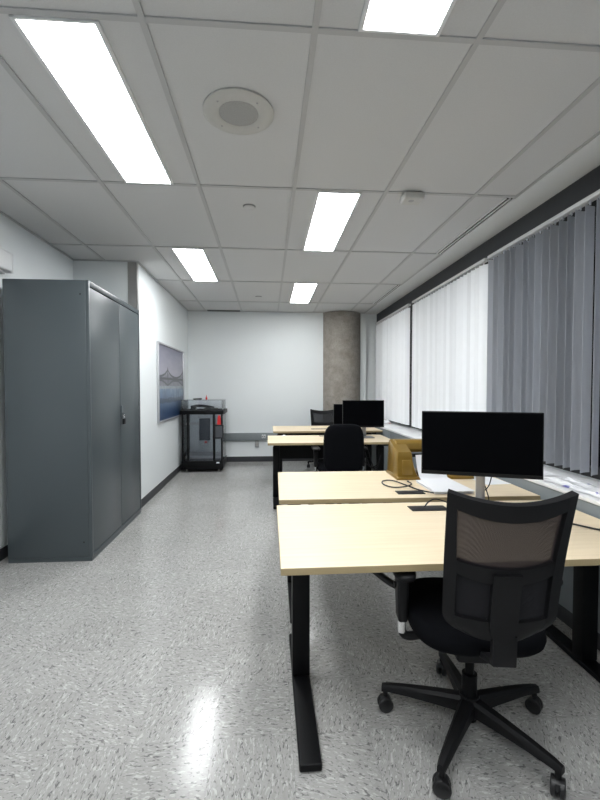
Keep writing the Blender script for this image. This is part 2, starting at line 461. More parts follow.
blind('vertical_blind', 'closed bright white vertical blind, middle one between the shaded blind and the far one', 3.495, 5.30, a_closed)
blind('vertical_blind', 'closed bright white vertical blind at the far end beside the concrete pillar', 5.46, 7.15, a_closed)
blind('vertical_blind', 'vertical blind beside the viewer, before the nearest desk', -.32, 1.53, a_open, vmat='vane_shaded')

# ------------------------------------------------------------------ ceiling fittings
def ceil_light(label, cx, y0):
    t = thing('ceiling_light', label, 'ceiling light', (cx, y0+.6096, ZC), 0, 'recessed ceiling light panels')
    f = MB()
    a, b, l = .150, .134, .594
    f.box(-a, -b, -l, l, -.006, .005, .001); f.box(b, a, -l, l, -.006, .005, .001)
    f.box(-b, b, -l, -l+.010, -.006, .005, .001); f.box(-b, b, l-.010, l, -.006, .005, .001)
    f.build('frame', M['white'], t)
    MB().box(-b+.0005, b-.0005, -l+.0105, l-.0105, -.003, .004).build('diffuser', M['emit'], t, smooth=False)
    return t
cl, cr = (GX[1]+GX[2])/2, (GX[3]+GX[4])/2
ceil_light('large bright ceiling light panel above the left aisle, close to the viewer', cl, GY0)
ceil_light('bright ceiling light panel cut off by the top edge of the photo', cr, GY0-1.2192)
ceil_light('bright ceiling light panel next to the white motion sensor', cr, GY0+1.2192)
ceil_light('bright ceiling light panel above the aisle between the picture and the pillar', cl, GY0+2*1.2192)
ceil_light('smallest bright ceiling light panel, farthest one before the concrete pillar', cr, GY0+3*1.2192)
ceil_light('ceiling light panel behind the viewer over the left aisle', cl, GY0-2*1.2192)
ceil_light('ceiling light panel behind the viewer over the window side', cr, GY0-3*1.2192)

t = thing('ceiling_speaker', 'round ceiling speaker with a white ring and grey grille', 'speaker', (-.133, 2.03, ZC))
MB().lathe([(.092, -.004), (.10, -.010), (.155, -.008), (.165, -.004), (.165, .004), (.092, .004)], 48).build('ring', M['speaker'], t)
MB().lathe([(0, -.0065), (.06, -.006), (.0915, -.0045), (.0915, .003), (0, .003)], 48).build('grille', M['grille'], t)
for k in range(4):
    a = .78+k*PI/2
    MB().lathe([(0, -.0115), (.004, -.011), (.005, -.0085), (0, -.0085)], 10, mtx=Matrix.Translation((.125*math.cos(a), .125*math.sin(a), 0))).build('screw', M['greyplas'], t)

t = thing('motion_sensor', 'small white rounded sensor box on the ceiling grid', 'sensor', (.965, 2.785, ZC-.001))
MB().box(-.068, .068, -.058, .058, -.046, -.001, .012, 3).build('housing', M['speaker'], t)
MB().lathe([(0, -.051), (.014, -.049), (.02, -.0455), (0, -.0455)], 20, mtx=Matrix.Translation((-.01, -.01, 0))).build('lens', M['greyplas'], t)

for (x, y, lb) in ((-.13, 3.065, 'small round sprinkler cover on the tile behind the speaker'), (-.13, 6.06, 'tiny round sprinkler cover on the ceiling near the end wall')):
    t = thing('sprinkler_cover', lb, 'sprinkler', (x, y, ZC+.006), 0, 'concealed sprinkler covers')
    MB().lathe([(0, -.012), (.036, -.012), (.040, -.010), (.040, -.008), (0, -.008)], 32).build('cover_plate', M['tile'], t)
    MB().lathe([(.030, -.0078), (.044, -.004), (.046, -.0005), (.030, -.0005)], 32).build('ring', M['vent'], t)

for (y0, y1, lb) in ((GYS[5]+.02, GYS[6]-.02, 'dark two-slot air diffuser at ceiling edge beside the motion sensor'), (GYS[7]+.02, GYS[8]-.02, 'dark two-slot air diffuser at far ceiling edge near the pillar')):
    t = thing('slot_diffuser', lb, 'air vent', (XS-.036, (y0+y1)/2, ZC), 0, 'slot diffusers along the window side')
    l = (y1-y0)/2
    f = MB()
    for x in (-.036, -.006, .024): f.box(x-.001, x+.011, -l, l, -.005, .005, .001)
    f.build('frame', M['white'], t)
    MB().box(-.024, -.008, -l, l, -.001, .005).build('slot', M['slot'], t, smooth=False)
    MB().box(.006, .022, -l, l, -.001, .005).build('slot', M['slot'], t, smooth=False)
t = thing('ceiling_vent', 'dark narrow grille at the ceiling edge above the end wall', 'air vent', (-.735, YB-.075, ZC))
MB().box(-.275, .275, -.045, .045, -.004, .005, .001).build('frame', M['vent'], t)
for k in range(4):
    MB().box(-.265, .265, -.037+k*.02, -.023+k*.02, -.006, -.0041).build('louver', M['slot'], t, smooth=False)

# ------------------------------------------------------------------ left side: housing, cabinet, padlock, picture
t = thing('screen_housing', 'white rounded housing mounted high on left wall above the cabinet', 'projector screen', (XL, 2.0, 2.125))
MB().box(-.002, .085, -1.4, 1.31, 0, .155, .025, 4).build('housing', M['white'], t)
MB().box(.003, .08, 1.311, 1.322, .004, .15, .004).build('end_cap', M['white'], t)
MB().box(.02, .06, -1.38, 1.25, -.022, .0, .006).build('bottom_bar', M['greyplas'], t)

CX0, CX1, CY0, CY1, CH = -1.885, -1.29, 3.168, 4.37, 2.055
t = thing('storage_cabinet', 'tall dark grey steel two-door storage cabinet against the left wall', 'cabinet', ((CX0+CX1)/2, (CY0+CY1)/2, 0))
W2, D2 = (CY1-CY0)/2, (CX1-CX0)/2
b = MB()
b.box(-D2, D2-.024, -W2, W2, .03, CH, .004)                # carcass
b.box(D2-.024, D2, -W2, -W2+.022, .03, CH, .003); b.box(D2-.024, D2, W2-.022, W2, .03, CH, .003)
b.box(D2-.024, D2, -W2+.022, W2-.022, CH-.04, CH, .003); b.box(D2-.024, D2, -W2+.022, W2-.022, .03, .05, .003)
b.build('body', M['cab'], t)
MB().box(-D2+.002, D2-.004, -W2+.003, W2-.003, .0, .029).build('plinth', M['cab'], t)
def cab_door(y0, y1):
    m = MB().box(D2-.022, D2-.003, y0, y1, .055, CH-.047, .004, 3)
    return m.build('door', M['cab'], t)
MB().box(D2-.0238, D2-.0225, -W2+.023, W2-.023, .051, CH-.042).build('door_gap', M['cabdark'], t, smooth=False)
d1 = cab_door(-W2+.028, .0275); d2 = cab_door(.0325, W2-.028)
hs = MB().box(D2-.003, D2+.004, .045, .075, 1.0, 1.12, .002)
hs.tube([(D2, .050, 1.05), (D2+.022, .050, 1.05), (D2+.022, .050, 1.02), (D2, .050, 1.02)], .004, 8, 3)
hs.build('latch', M['cab'], d2)
for z in (1.954, .142): MB().cyl((D2-.06, -W2-.001, z), (D2-.06, -W2+.002, z), .006, n=12).build('screw', M['cabdark'], t)
for k in range(3):
    MB().cyl((D2-.012, -W2+.031, .28+k*.78), (D2-.012, -W2+.031, .36+k*.78), .006, n=12).build('hinge', M['cab'], d1)
# padlock hangs from the latch
py = (CY0+CY1)/2+.050; px = CX1+.022
t = thing('padlock', 'small black padlock with a steel shackle on the cabinet doors', 'padlock', (px, py, .955))
MB().box(-.010, .010, -.021, .021, 0, .05, .004, 3).build('body', M['blk'], t)
MB().tube([(0, -.014, .045), (0, -.014, .066), (0, -.009, .080), (0, 0, .084), (0, .009, .080), (0, .014, .066), (0, .014, .045)], .0035, 10, 5).build('shackle', M['chrome'], t)

# framed bridge picture
PY0, PY1, PZ0, PZ1 = 5.22, 6.77, .84, 1.84
t = thing('framed_picture', 'framed photograph of a dark truss bridge over blue water', 'picture', (XB, (PY0+PY1)/2, PZ0))
lw, hh = (PY1-PY0)/2, PZ1-PZ0
f = MB()
f.box(.001, .03, -lw, -lw+.022, 0, hh, .003); f.box(.001, .03, lw-.022, lw, 0, hh, .003)
f.box(.001, .03, -lw+.022, lw-.022, 0, .022, .003); f.box(.001, .03, -lw+.022, lw-.022, hh-.022, hh, .003)
f.build('frame', M['frame_al'], t)
def bridge_col(u, v):          # u along the picture, v upwards -> printed colour
    n1 = mnoise.noise((u*6, v*14, 1.3)); n2 = mnoise.noise((u*30, v*8, 4.7)); n3 = mnoise.noise((u*55, v*70, 9.1))
    def mix(a, b, k):
        k = max(0, min(1, k)); return tuple(x*(1-k)+y*k for x, y in zip(a, b))
    if v > .46:
        c = mix((.42, .40, .47), (.17, .17, .245), (v-.5)/.5); c = mix(c, (.50, .47, .52), .25*n1+.1*(v < .7))
        tow = max(math.exp(-abs(u-.33)*9), math.exp(-abs(u-.98)*9))
        top = .575+.115*tow; deck = .555
        lower = .46+.07*min(1, abs(math.sin((u-.33)*PI/.65))*1.2)
        if v < .60+.05*n1+.03*n2: c = mix(c, (.10, .10, .13), .55+.5*n3)
        if abs(v-top) < .014 or abs(v-deck) < .016: c = (.03, .03, .04)
        elif deck < v < top and (abs((u*34) % 1-.5) < .2): c = mix(c, (.05, .05, .07), .75)
        elif abs(v-lower) < .012: c = (.05, .05, .065)
        elif lower < v < deck and (abs((u*26) % 1-.5) < .22): c = mix(c, (.06, .06, .08), .75)
        elif v < deck and n2 > -.1: c = mix(c, (.14, .14, .17), .7)
        if min(abs(u-.33), abs(u-.98)) < .012 and v < top+.03: c = (.025, .025, .03)
        return c
    c = mix((.16, .24, .36), (.025, .055, .13), (.46-v)/.42)
    c = mix(c, (.33, .40, .46), max(0, n2)*1.1*(v > .25))
    if .22 < v+.02*n1 < .29: c = mix(c, (.03, .04, .06), .65)
    if v > .42: c = mix(c, (.40, .40, .36), .5+n3)
    return mix(c, (.01, .02, .05), max(0, n1)*.5)
me = bpy.data.meshes.new('print'); nu, nv = 180, 130; vs, fs = [], []
iw, i0, i1 = lw-.024, .024, hh-.024
for j in range(nv+1):
    for i in range(nu+1): vs.append((.012, -iw+2*iw*i/nu, i0+(i1-i0)*j/nv))
for j in range(nv):
    for i in range(nu):
        k = j*(nu+1)+i; fs.append((k, k+1, k+nu+2, k+nu+1))
me.from_pydata(vs, [], fs)
ca = me.color_attributes.new('Print', 'FLOAT_COLOR', 'POINT')
for j in range(nv+1):
    for i in range(nu+1):
        ca.data[j*(nu+1)+i].color = (*[max(0, x) for x in bridge_col(i/nu, j/nv)], 1)
me.materials.append(M['print'])
o = bpy.data.objects.new('print', me); COL.objects.link(o); o.parent = t
MB().box(.001, .0105, -iw, iw, i0, i1).build('backing', M['greyplas'], t, smooth=False)

# ------------------------------------------------------------------ raceway and outlets on the end wall
t = thing('wall_raceway', 'long grey cable raceway running along the end wall', 'cable raceway', (0, YB, .37))
MB().box(-.72, .97, -.055, -.001, 0, .128, .006).build('channel', M['raceway'], t)
for x in (-.09, -.055):
    p = MB().box(x-.014, x+.014, -.059, -.0555, .04, .10, .002).build('outlet', M['white'], t)
    MB().box(x-.006, x+.006, -.0605, -.0592, .055, .085).build('socket', M['slot'], p, smooth=False)
t = thing('wall_outlet', 'small grey outlet box on the end wall below the raceway', 'outlet', (-.19, YB, .25))
MB().box(-.035, .035, -.03, -.001, 0, .11, .004).build('box', M['greyplas'], t)
MB().box(-.02, .02, -.032, -.0302, .02, .09, .001).build('plate', M['steel'], t)

# ------------------------------------------------------------------ black enclosed machine in the corner
t = thing('printing_machine', 'tall black framed machine with clear panels in the far left corner', '3d printer', (-.985, 6.66, 0))
w, d, h0, h1 = .31, .28, .13, .93
MB().box(-w, w, -d, d, .05, .17, .006).build('base', M['blkmetal'], t)
for sx in (-1, 1):
    for sy in (-1, 1):
        MB().lathe([(0, 0), (.022, 0), (.022, .008), (.010, .014), (.010, .05), (0, .05)], 16, mtx=Matrix.Translation((sx*.24, sy*.22, 0))).build('foot', M['steel'], t)
for (x, y) in ((-w+.10, -d+.02), (w-.135, -d+.02), (w-.02, -d+.02), (-w+.02, d-.02), (w-.02, d-.02), (-w+.02, -d+.02)):
    r_ = .012 if abs(x) > w-.05 else .017
    MB().box(x-r_, x+r_, y-r_, y+r_, .17, .872, .003).build('post', M['blkmetal'], t)
fr = MB()
fr.box(-w-.012, w+.012, -d-.012, -d+.04, .873, .935, .004); fr.box(-w-.012, w+.012, d-.04, d+.012, .873, .935, .004)
fr.box(-w-.012, -w+.04, -d+.04, d-.04, .873, .935, .004); fr.box(w-.04, w+.012, -d+.04, d-.04, .873, .935, .004)
fr.build('top_frame', M['blkmetal'], t)
MB().box(-w+.118, w-.153, -d+.012, -d+.017, .175, .868).build('door', M['smoke'], t, smooth=False)
MB().box(-w+.004, -w+.008, -d+.035, d-.035, .175, .868).build('side_panel', M['acrylic'], t, smooth=False)
MB().box(w-.008, w-.004, -d+.035, d-.035, .175, .868).build('side_panel', M['acrylic'], t, smooth=False)
MB().box(-w+.035, w-.035, d-.016, d-.012, .175, .868).build('back_panel', M['acrylic'], t, smooth=False)
MB().box(w-.117, w-.034, -d+.010, -d+.016, .175, .868).build('front_panel', M['smoke'], t, smooth=False)
lid = MB()
lid.box(-w+.01, w-.01, -d+.0, -d+.005, .936, 1.085); lid.box(-w+.01, w-.01, d-.005, d, .936, 1.085)
lid.box(-w+.01, -w+.015, -d+.005, d-.005, .936, 1.085); lid.box(w-.015, w-.01, -d+.005, d-.005, .936, 1.085)
lid.box(-w+.005, w-.005, -d-.004, d+.004, 1.085, 1.091)
lid.build('lid', M['acrylic'], t, smooth=False)
MB().box(-w+.03, w-.03, -.06, -.02, .70, .73, .003).build('gantry_rail', M['steel'], t)
MB().box(-.07, .09, -.10, -.065, .46, .80, .004).build('tool_head', M['navy'], t)
MB().box(.01, .05, -.12, -.101, .42, .455, .004).build('knob', M['red'], t)
MB().box(-w+.04, w-.04, -d+.06, d-.05, .20, .235, .004).build('print_bed', M['silver'], t)
MB().box(-w+.045, w-.045, -d+.07, d-.06, .17, .199).build('bed_support', M['printin'], t)
sc = MB().box(w-.125, w+.012, -d-.035, -d-.013, .51, .72, .006).build('control_panel', M['blk'], t)
MB().box(w-.11, w-.005, -d-.0375, -d-.0352, .53, .70).build('display', M['printin'], sc, smooth=False)
MB().lathe([(0, 0), (.05, 0), (.05, .006), (.03, .01), (.03, .05), (.05, .054), (.05, .06), (0, .06)], 28, mtx=Matrix.Translation((w-.085, -d+.06, .79)) @ Matrix.Rotation(PI/2, 4, 'Y')).build('spool', M['blk'], t)
MB().prism([(-.03, 0), (.028, 0), (.022, .12), (-.004, .15), (-.022, .11)], 'y', -d-.03, -d-.0125, .004).xf(Matrix.Translation((w-.055, 0, .722))).build('red_tag', M['red'], t)
MB().box(w-.1, w-.055, -d-.0015, -d-.0002, .135, .155).build('sticker', M['paper'], t, smooth=False)
mm = MB().tube([(-.20, -.05, .965), (-.12, -.02, .99), (.0, 0, .985), (.14, .03, .955)], .022, 10)
mm.box(-.20, -.12, -.09, .0, .937, 1.0, .008); mm.box(.0, .2, -.1, .06, .937, .958, .006)
mm.build('cable_chain', M['blk'], t)
# what lies on top of its lid
t2 = thing('tool', 'small dark tool lying on the clear lid of the corner machine', 'tool', (-.985, 6.5, 1.0925))
MB().box(-.14, -.02, -.02, .02, 0, .016, .006).build('body', M['blk'], t2)
MB().cyl((-.15, 0, .009), (-.02, .005, .018), .008, n=12).build('handle', M['blk'], t2)
t3 = thing('glue_bottle', 'small red bottle standing on the lid of the corner machine', 'bottle', (-.965+.03, 6.5, 1.0925))
MB().lathe([(0, 0), (.013, 0), (.014, .004), (.014, .03), (.006, .04), (0, .04)], 20).build('body', M['red'], t3)
MB().lathe([(0, .0402), (.006, .0402), (.003, .07), (0, .07)], 16).build('nozzle', M['red'], t3)

# ------------------------------------------------------------------ convector under the windows
t = thing('convector_cover', 'long low grey convector cabinet with a light top under the windows', 'radiator cover', (1.58, 2.0, 0))
L0, L1 = Y0-2.0+.02, YB-2.0-.01
MB().box(.02, .34, L0, L1, .001, .10, .003).build('plinth', M['base'], t)
segs = [L0, -.46+.0, 1.45, 3.37, L1]
for a, b_ in zip(segs, segs[1:]):
    MB().box(0, .33, a+.002, b_-.002, .10, .712, .004).build('front_panel', M['conv'], t)
MB().box(-.006, .334, L0, L1, .713, .735, .004).build('top_panel', M['convtop'], t)
g = MB()
for k in range(int((L1-L0)/.02)):
    pass
ZS = .735

# ------------------------------------------------------------------ desks
def desk(label, x0, x1, y0, y1, ztop, rz=0, plate=None, modesty=False, extra=None):
    cx, cy = (x0+x1)/2, (y0+y1)/2; w, d = (x1-x0)/2, (y1-y0)/2; th = .026
    t = thing('standing_desk', label, 'desk', (cx, cy, 0), rz, 'light wood standing desks')
    top = MB().box(-w, w, -d, d, ztop-th, ztop, .0025, 2)
    top.bm.normal_update()
    for f in top.bm.faces:
        f.material_index = 0 if f.normal.z > .5 else 1
    top.build('desktop', [M['wood'], M['edge']], t, smooth=False)
    for sx in (-1, 1):
        lx = sx*(w-.097)
        leg = MB().box(lx-.038, lx+.038, -.03, .035, .031, ztop-th-.06, .004).box(lx-.031, lx+.031, -.025, .030, ztop-th-.07, ztop-th-.008, .004)
        leg = leg.box(lx-.030, lx+.030, -d+.08, d-.08, ztop-th-.030, ztop-th-.001, .004).build('leg', M['blkmetal'], t)
        MB().box(lx-.038, lx+.038, -d-.072, d-.10, .003, .030, .006, 3).build('foot', M['blkmetal'], leg)
    MB().box(-w+.12, w-.12, -.023, .028, ztop-th-.045, ztop-th-.005, .003).build('crossbar', M['blkmetal'], t)
    if plate:
        px, py, pw, pd = plate
        p = MB().box(px-cx-pw/2, px-cx+pw/2, py-cy-pd/2, py-cy+pd/2, ztop+.0005, ztop+.004, .001)
        p.build('cable_plate', M['blk'], t)
    if modesty:
        MB().box(-w+.13, w-.13, d-.05, d-.035, .41, ztop-th-.05, .003).build('modesty_panel', M['blkmetal'], t)
    return t
D1, D2_ = .66, .66
t = desk('light wood desk nearest the viewer, with the mesh chair pushed up to it', .044, 1.558, 1.418, 2.195, .66, -.003, (.815, 2.075, .19, .085))
MB().tube([(-.50, .12, .60), (-.35, .06, .47), (-.20, -.0, .385), (.02, .10, .36), (.35, .13, .45), (.45, .10, .59)], .016, 10).build('cable_sleeve', M['cable'], t)
MB().box(.46, .63, .14, .22, .50, .60, .006).build('control_box', M['blk'], t)
desk('light wood desk that carries the gold machine', .066, 1.562, 2.288, 3.05, .66, -.016, (.838, 2.40, .16, .075))
DESK3 = desk('light wood desk under the smaller front monitor, black padded chair before it', -.003, 1.40, 4.44, 5.14, .69, 0, (.655, 5.04, .07, .05), True)
for k_ in range(3):
    MB().tube([(.38+.04*k_, .1, .62), (.42+.05*k_, -.02-.03*k_, .42-.04*k_), (.55+.02*k_, -.05, .36+.05*k_), (.62, .05, .60)], .006, 8).build('hanging_cable', M['cable'], DESK3)
desk('light wood desk farthest from the viewer, before the end wall', .072, 1.565, 5.63, 6.42, .69, 0, (.72, 5.90, .22, .06), True)

# ------------------------------------------------------------------ monitors
def monitor(label, x, y, z, rz, w, h, zb, tilt=0.03, stand_dx=0.0):
    t = thing('monitor', label, 'monitor', (x, y, z), rz, 'black desk monitors')
    b = MB().box(-w/2, w/2, -.012, .014, 0, h, .003, 2).box(-w*.32, w*.32, .0142, .04, h*.2, h*.8, .01)
    mt = Matrix.Translation((0, 0, zb)) @ Matrix.Rotation(-tilt, 4, 'X')
    b.xf(mt).build('housing', M['bezel'], t)
    MB().box(-w/2+.006, w/2-.006, -.0135, -.0122, .020, h-.006).xf(mt).build('screen', M['screen'], t, smooth=False)
    MB().box(-w/2+.001, w/2-.001, -.0145, -.0122, .001, .0185).xf(mt).build('chin', M['bezel'], t)
    MB().box(stand_dx-.022, stand_dx+.022, .045, .075, .012, zb+h*.55, .006).build('neck', M['silver'], t)
    MB().box(stand_dx-.10, stand_dx+.10, -.09, .10, .001, .012, .004).build('base', M['silver'], t)
    return t
monitor('large black monitor on the nearest desk, in front of the mesh chair', 1.075, 2.05, .66, -.36, .572, .328, .168, .02, .01)
monitor('black monitor on the third desk, behind the padded chair', 1.118, 4.86, .69, -.05, .488, .318, .120, .02, .02)
monitor('black monitor mostly hidden behind another monitor, on the farthest desk', 1.21, 6.02, .69, -.03, .52, .31, .038, .02)

# ------------------------------------------------------------------ gold machine, paper, cables on desks
t = thing('gold_machine', 'gold enamelled machine with two tapered stands joined by a bar', 'machine', (1.125, 2.86, .6605))
def pedestal(x0, x1, flip):
    fx = lambda x: (x0+x1-x) if flip else x
    m = MB().hexa([(x0, -.135, 0), (x1, -.135, 0), (x1, .135, 0), (x0, .135, 0), (x0+.003, -.132, .02), (x1-.003, -.132, .02), (x1-.003, .132, .02), (x0+.003, .132, .02)], .005, 2)
    w = x1-x0; t = bmesh.new(); rings = []
    # (height front, height back, y front, y back, inset outer side, inset inner side)
    for (zf, zb, yf, yb, a, b) in ((.0202, .0202, -.126, .128, .004, .010), (.05, .055, -.119, .127, .006, .024), (.09, .11, -.112, .125, .008, .036), (.13, .17, -.104, .122, .010, .042), (.168, .236, -.096, .118, .012, .045), (.182, .246, -.088, .108, .020, .052)):
        q = [(x0+a, yf, zf), (x1-b, yf, zf), (x1-b, yb, zb), (x0+a, yb, zb)]
        c = []
        for i in range(4):                       # chamfered corners
            p = Vector(q[i]); c += [p.lerp(Vector(q[i-1]), .06), p.lerp(Vector(q[(i+1) % 4]), .06)]
        rings.append([t.verts.new((fx(v.x), v.y, v.z)) for v in c])
    for A, B in zip(rings, rings[1:]):
        for i in range(8): t.faces.new((A[i], A[(i+1) % 8], B[(i+1) % 8], B[i]))
    t.faces.new(rings[0][::-1]); t.faces.new(rings[-1])
    bmesh.ops.recalc_face_normals(t, faces=list(t.faces))
    return m._add(t)
p = pedestal(-.268, -.105, False).build('pedestal', M['gold'], t)
MB().hexa([(-.228, -.1285, .035), (-.158, -.1285, .035), (-.158, -.11, .035), (-.228, -.11, .035), (-.225, -.1095, .13), (-.165, -.1095, .13), (-.165, -.095, .13), (-.225, -.095, .13)], .003).build('front_plate', M['gold'], p)
p = pedestal(.105, .268, True).build('pedestal', M['gold'], t)
MB().hexa([(.158, -.1285, .035), (.228, -.1285, .035), (.228, -.11, .035), (.158, -.11, .035), (.165, -.1095, .13), (.225, -.1095, .13), (.225, -.095, .13), (.165, -.095, .13)], .003).build('front_plate', M['gold'], p)
bar = MB().prism([(.020, .185), (.030, .225), (.055, .246), (.095, .250), (.118, .235), (.122, .19), (.10, .160), (.04, .158)], 'x', -.225, .225, .006, 2)
bar.build('top_bar', M['gold'], t)
MB().cyl((-.135, .0, .145), (.135, .0, .145), .012, n=20).build('roller', M['blkmetal'], t)
MB().box(-.10, .10, -.02, .13, .001, .03, .004).build('bed', M['golddark'], t)
MB().cyl((-.146, -.06, .150), (-.115, -.06, .150), .008, n=16).build('roller_end', M['blk'], t)

def paper_fn(u, v):
    # flat front edge (v = 0) to the curl between the stands (v = 1)
    l = -.132+.05*min(1, v/.62); r = .112-.012*v
    x = l+(r-l)*u
    if v < .62: return (x, -.525+.565*v, .016+.003*u)
    k = (v-.62)/.38
    return (x-.016*k*(1-u), -.1747+.085*k*(1-.35*k), .016+.003*u+.150*k**1.6)
t = thing('paper_stack', 'loose white paper sheets curving from the gold machine onto the desk', 'paper', (1.085, 2.86, .6605))
MB().sheet(paper_fn, 6, 26, .0015).build('curled_sheet', M['paper'], t)
st = MB()
for k in range(6):
    a = random.uniform(-.02, .02); ox = random.uniform(-.006, .006)
    st.box(-.122+ox, .106+ox, -.512+ox, -.20, .0008+k*.0024, .0028+k*.0024, mtx=Matrix.Translation((.03, -.3, 0)) @ Matrix.Rotation(a, 4, 'Z') @ Matrix.Translation((-.03, .3, 0)))
st.build('lower_sheets', M['paper'], t, smooth=False)
t = thing('paper_sheet', 'flat white paper sheet on the second desk right of the monitor stand', 'paper', (1.46, 2.69, .6606))
MB().box(-.085, .085, -.13, .13, 0, .0012).xf(Matrix.Rotation(.1, 4, 'Z')).build('sheet', M['paper'], t, smooth=False)

def cable(label, pts, r=.003, name='cable'):
    o = MB().tube(pts, r, 8, 8).build(name, M['cable'])
    return tag(o, label, 'cable')
z = .6675
cable('black cable coiled in a loop on the desk before the gold machine', [(.955, 2.345, z+.003), (.90, 2.42, z+.002), (.865, 2.55, z), (.82, 2.69, z), (.755, 2.69, z), (.728, 2.60, z), (.765, 2.51, z), (.84, 2.495, z+.007), (.895, 2.55, z+.009), (.90, 2.64, z+.005), (.915, 2.665, z)], .0042)
cable('black cable drooping across the nearest desk behind the mesh chair to the convector', [(1.19, 1.985, z), (1.185, 1.94, z+.004), (1.19, 1.885, z), (1.22, 1.815, z), (1.33, 1.80, z), (1.42, 1.69, z), (1.49, 1.63, z), (1.553, 1.61, z+.03), (1.566, 1.60, .70), (1.572, 1.60, .738), (1.60, 1.60, ZS+.006)], .0042)
cable('short black cable rising from the plate on the nearest desk', [(.80, 2.08, z+.002), (.83, 2.10, z+.022), (.88, 2.12, z+.028), (.96, 2.10, z+.004), (.975, 2.09, z+.0)], .0035)
cable('black cable crossing under the large monitor, leaning left', [(1.115, 2.125, .824), (1.145, 2.13, .76), (1.17, 2.14, .70), (1.175, 2.14, z)], .003)
cable('black cable crossing under the large monitor, leaning right', [(1.175, 2.115, .824), (1.15, 2.105, .76), (1.115, 2.15, .70), (1.10, 2.165, z+.013)], .003)
cable('black cable loop lying on the convector top at the right edge', [(1.60, 1.70, ZS+.006), (1.585, 1.80, ZS+.012), (1.60, 1.865, ZS+.02), (1.65, 1.86, ZS+.012), (1.70, 1.80, ZS+.005), (1.72, 1.70, ZS+.005)], .0045)

def crumple(seed, sx, sy, hz, nu=26, nv=26, mtx=None):
    def fn(u, v):
        e = min(u, 1-u, v, 1-v)*6; e = min(1, e)
        n = mnoise.fractal((u*4+seed, v*4, seed), 1.0, 2.0, 4)
        jx = .02*mnoise.noise((u*5, v*5, seed+3)); jy = .02*mnoise.noise((u*5, v*5, seed+7))
        return ((u-.5)*sx+jx, (v-.5)*sy+jy, .004+max(0, hz*(.35+.5*n))*e)
    return MB().sheet(fn, nu, nv, .001)
o = crumple(2.2, .15, .48, .035).xf(Matrix.Translation((1.685, 2.12, ZS+.001))).build('plastic_bag', M['bag'])
tag(o, 'crumpled clear plastic bag with blue print on the convector top', 'plastic bag')
o = crumple(5.1, .14, .62, .012).xf(Matrix.Translation((1.72, 2.75, ZS+.001))).build('plastic_sheet', M['paper'])
tag(o, 'flat white plastic sheet on the convector beside the large monitor', 'plastic sheet')
o = crumple(8.7, .20, .34, .09).xf(Matrix.Translation((1.735, 6.30, ZS+.001))).build('plastic_wrap', M['bag2'])
tag(o, 'crumpled pale plastic wrap on the far end of the convector', 'plastic wrap')
o = MB().box(-.07, .07, -.12, .12, 0, .003).xf(Matrix.Translation((1.74, 5.55, ZS+.001)) @ Matrix.Rotation(.2, 4, 'Z')).build('paper_sheet', M['paper'])
tag(o, 'white paper lying on the convector below the two closed blinds', 'paper')
o = crumple(3.3, .05, .04, .02, 8, 8).xf(Matrix.Translation((.19, 5.06, .6905))).build('paper_scrap', M['paper'])
tag(o, 'tiny white paper scrap on the left end of the third desk', 'paper')

# ------------------------------------------------------------------ chairs
def star_base(t, a0):
    MB().lathe([(0, .062), (.030, .062), (.036, .075), (.040, .115), (.034, .142), (0, .142)], 28).build('hub', M['blk'], t)
    for k in range(5):
        a = a0+k*2*PI/5
        R_ = Matrix.Rotation(a, 4, 'Z')
        m = MB()
        st_ = [(.030, .026, .082, .136), (.12, .022, .086, .130), (.22, .018, .088, .121), (.295, .015, .086, .111), (.322, .012, .080, .104)]
        tmp = bmesh.new(); rings = []
        for (r, hw, z0, z1) in st_:
            rings.append([tmp.verts.new(q) for q in ((r, -hw, z0), (r, hw, z0), (r, hw, z1-.010), (r, hw*.55, z1), (r, -hw*.55, z1), (r, -hw, z1-.010))])
        for A, B in zip(rings, rings[1:]):
            for i in range(6): tmp.faces.new((A[i], A[(i+1) % 6], B[(i+1) % 6], B[i]))
        tmp.faces.new(rings[0][::-1]); tmp.faces.new(rings[-1])
        bmesh.ops.recalc_face_normals(tmp, faces=list(tmp.faces))
        m._add(tmp); m.cyl((.308, 0, .062), (.308, 0, .09), .010, n=14)
        leg = m.xf(R_).build('base_leg', M['blk'], t)
        c = MB(); sw = random.uniform(0, 2*PI)
        for s in (-1, 1):
            c.lathe([(0, -.009), (.022, -.009), (.0285, -.005), (.0285, .005), (.022, .009), (0, .009)], 24, mtx=Matrix.Translation((0, s*.012, .0295)) @ Matrix.Rotation(PI/2, 4, 'X'))
        c.prism([(-.026, .030), (-.018, .052), (0, .060), (.016, .055), (.026, .040), (.012, .034)], 'y', -.021, .021, .003)
        c.xf(Matrix.Translation((.308*math.cos(a), .308*math.sin(a), 0)) @ Matrix.Rotation(sw, 4, 'Z')).build('caster', M['wheel'], leg)

def arm(t, s, dz, padz=.598):
    m = MB()
    x = s*.250
    # upright paddle, bracket under the seat, pad
    m.hexa([(x-.017, -.03, .415+dz), (x+.017, -.03, .415+dz), (x+.017, .035, .415+dz), (x-.017, .035, .415+dz),
            (x-.022, -.036, padz+dz), (x+.022, -.036, padz+dz), (x+.022, .052, padz+dz), (x-.022, .052, padz+dz)], .008, 3)
    m.tube([(x, 0, .372+dz), (x-s*.02, 0, .352+dz), (x-s*.09, 0, .362+dz), (x-s*.16, 0, .378+dz)], .016, 10)
    a = m.build('armrest', M['blk'], t)
    MB().cyl((x, .0, .368+dz), (x, .0, .42+dz), .0165, n=20).build('chrome_sleeve', M['chrome'], a)
    MB().cushion(.043, .125, padz+.0005+dz, padz+.022+dz, .009, 3.2, x, .02).build('arm_pad', M['blk'], a)
    MB().cyl((x+s*.016, .02, .535+dz), (x+s*.026, .02, .535+dz), .012, n=16).build('button', M['blk'], a)

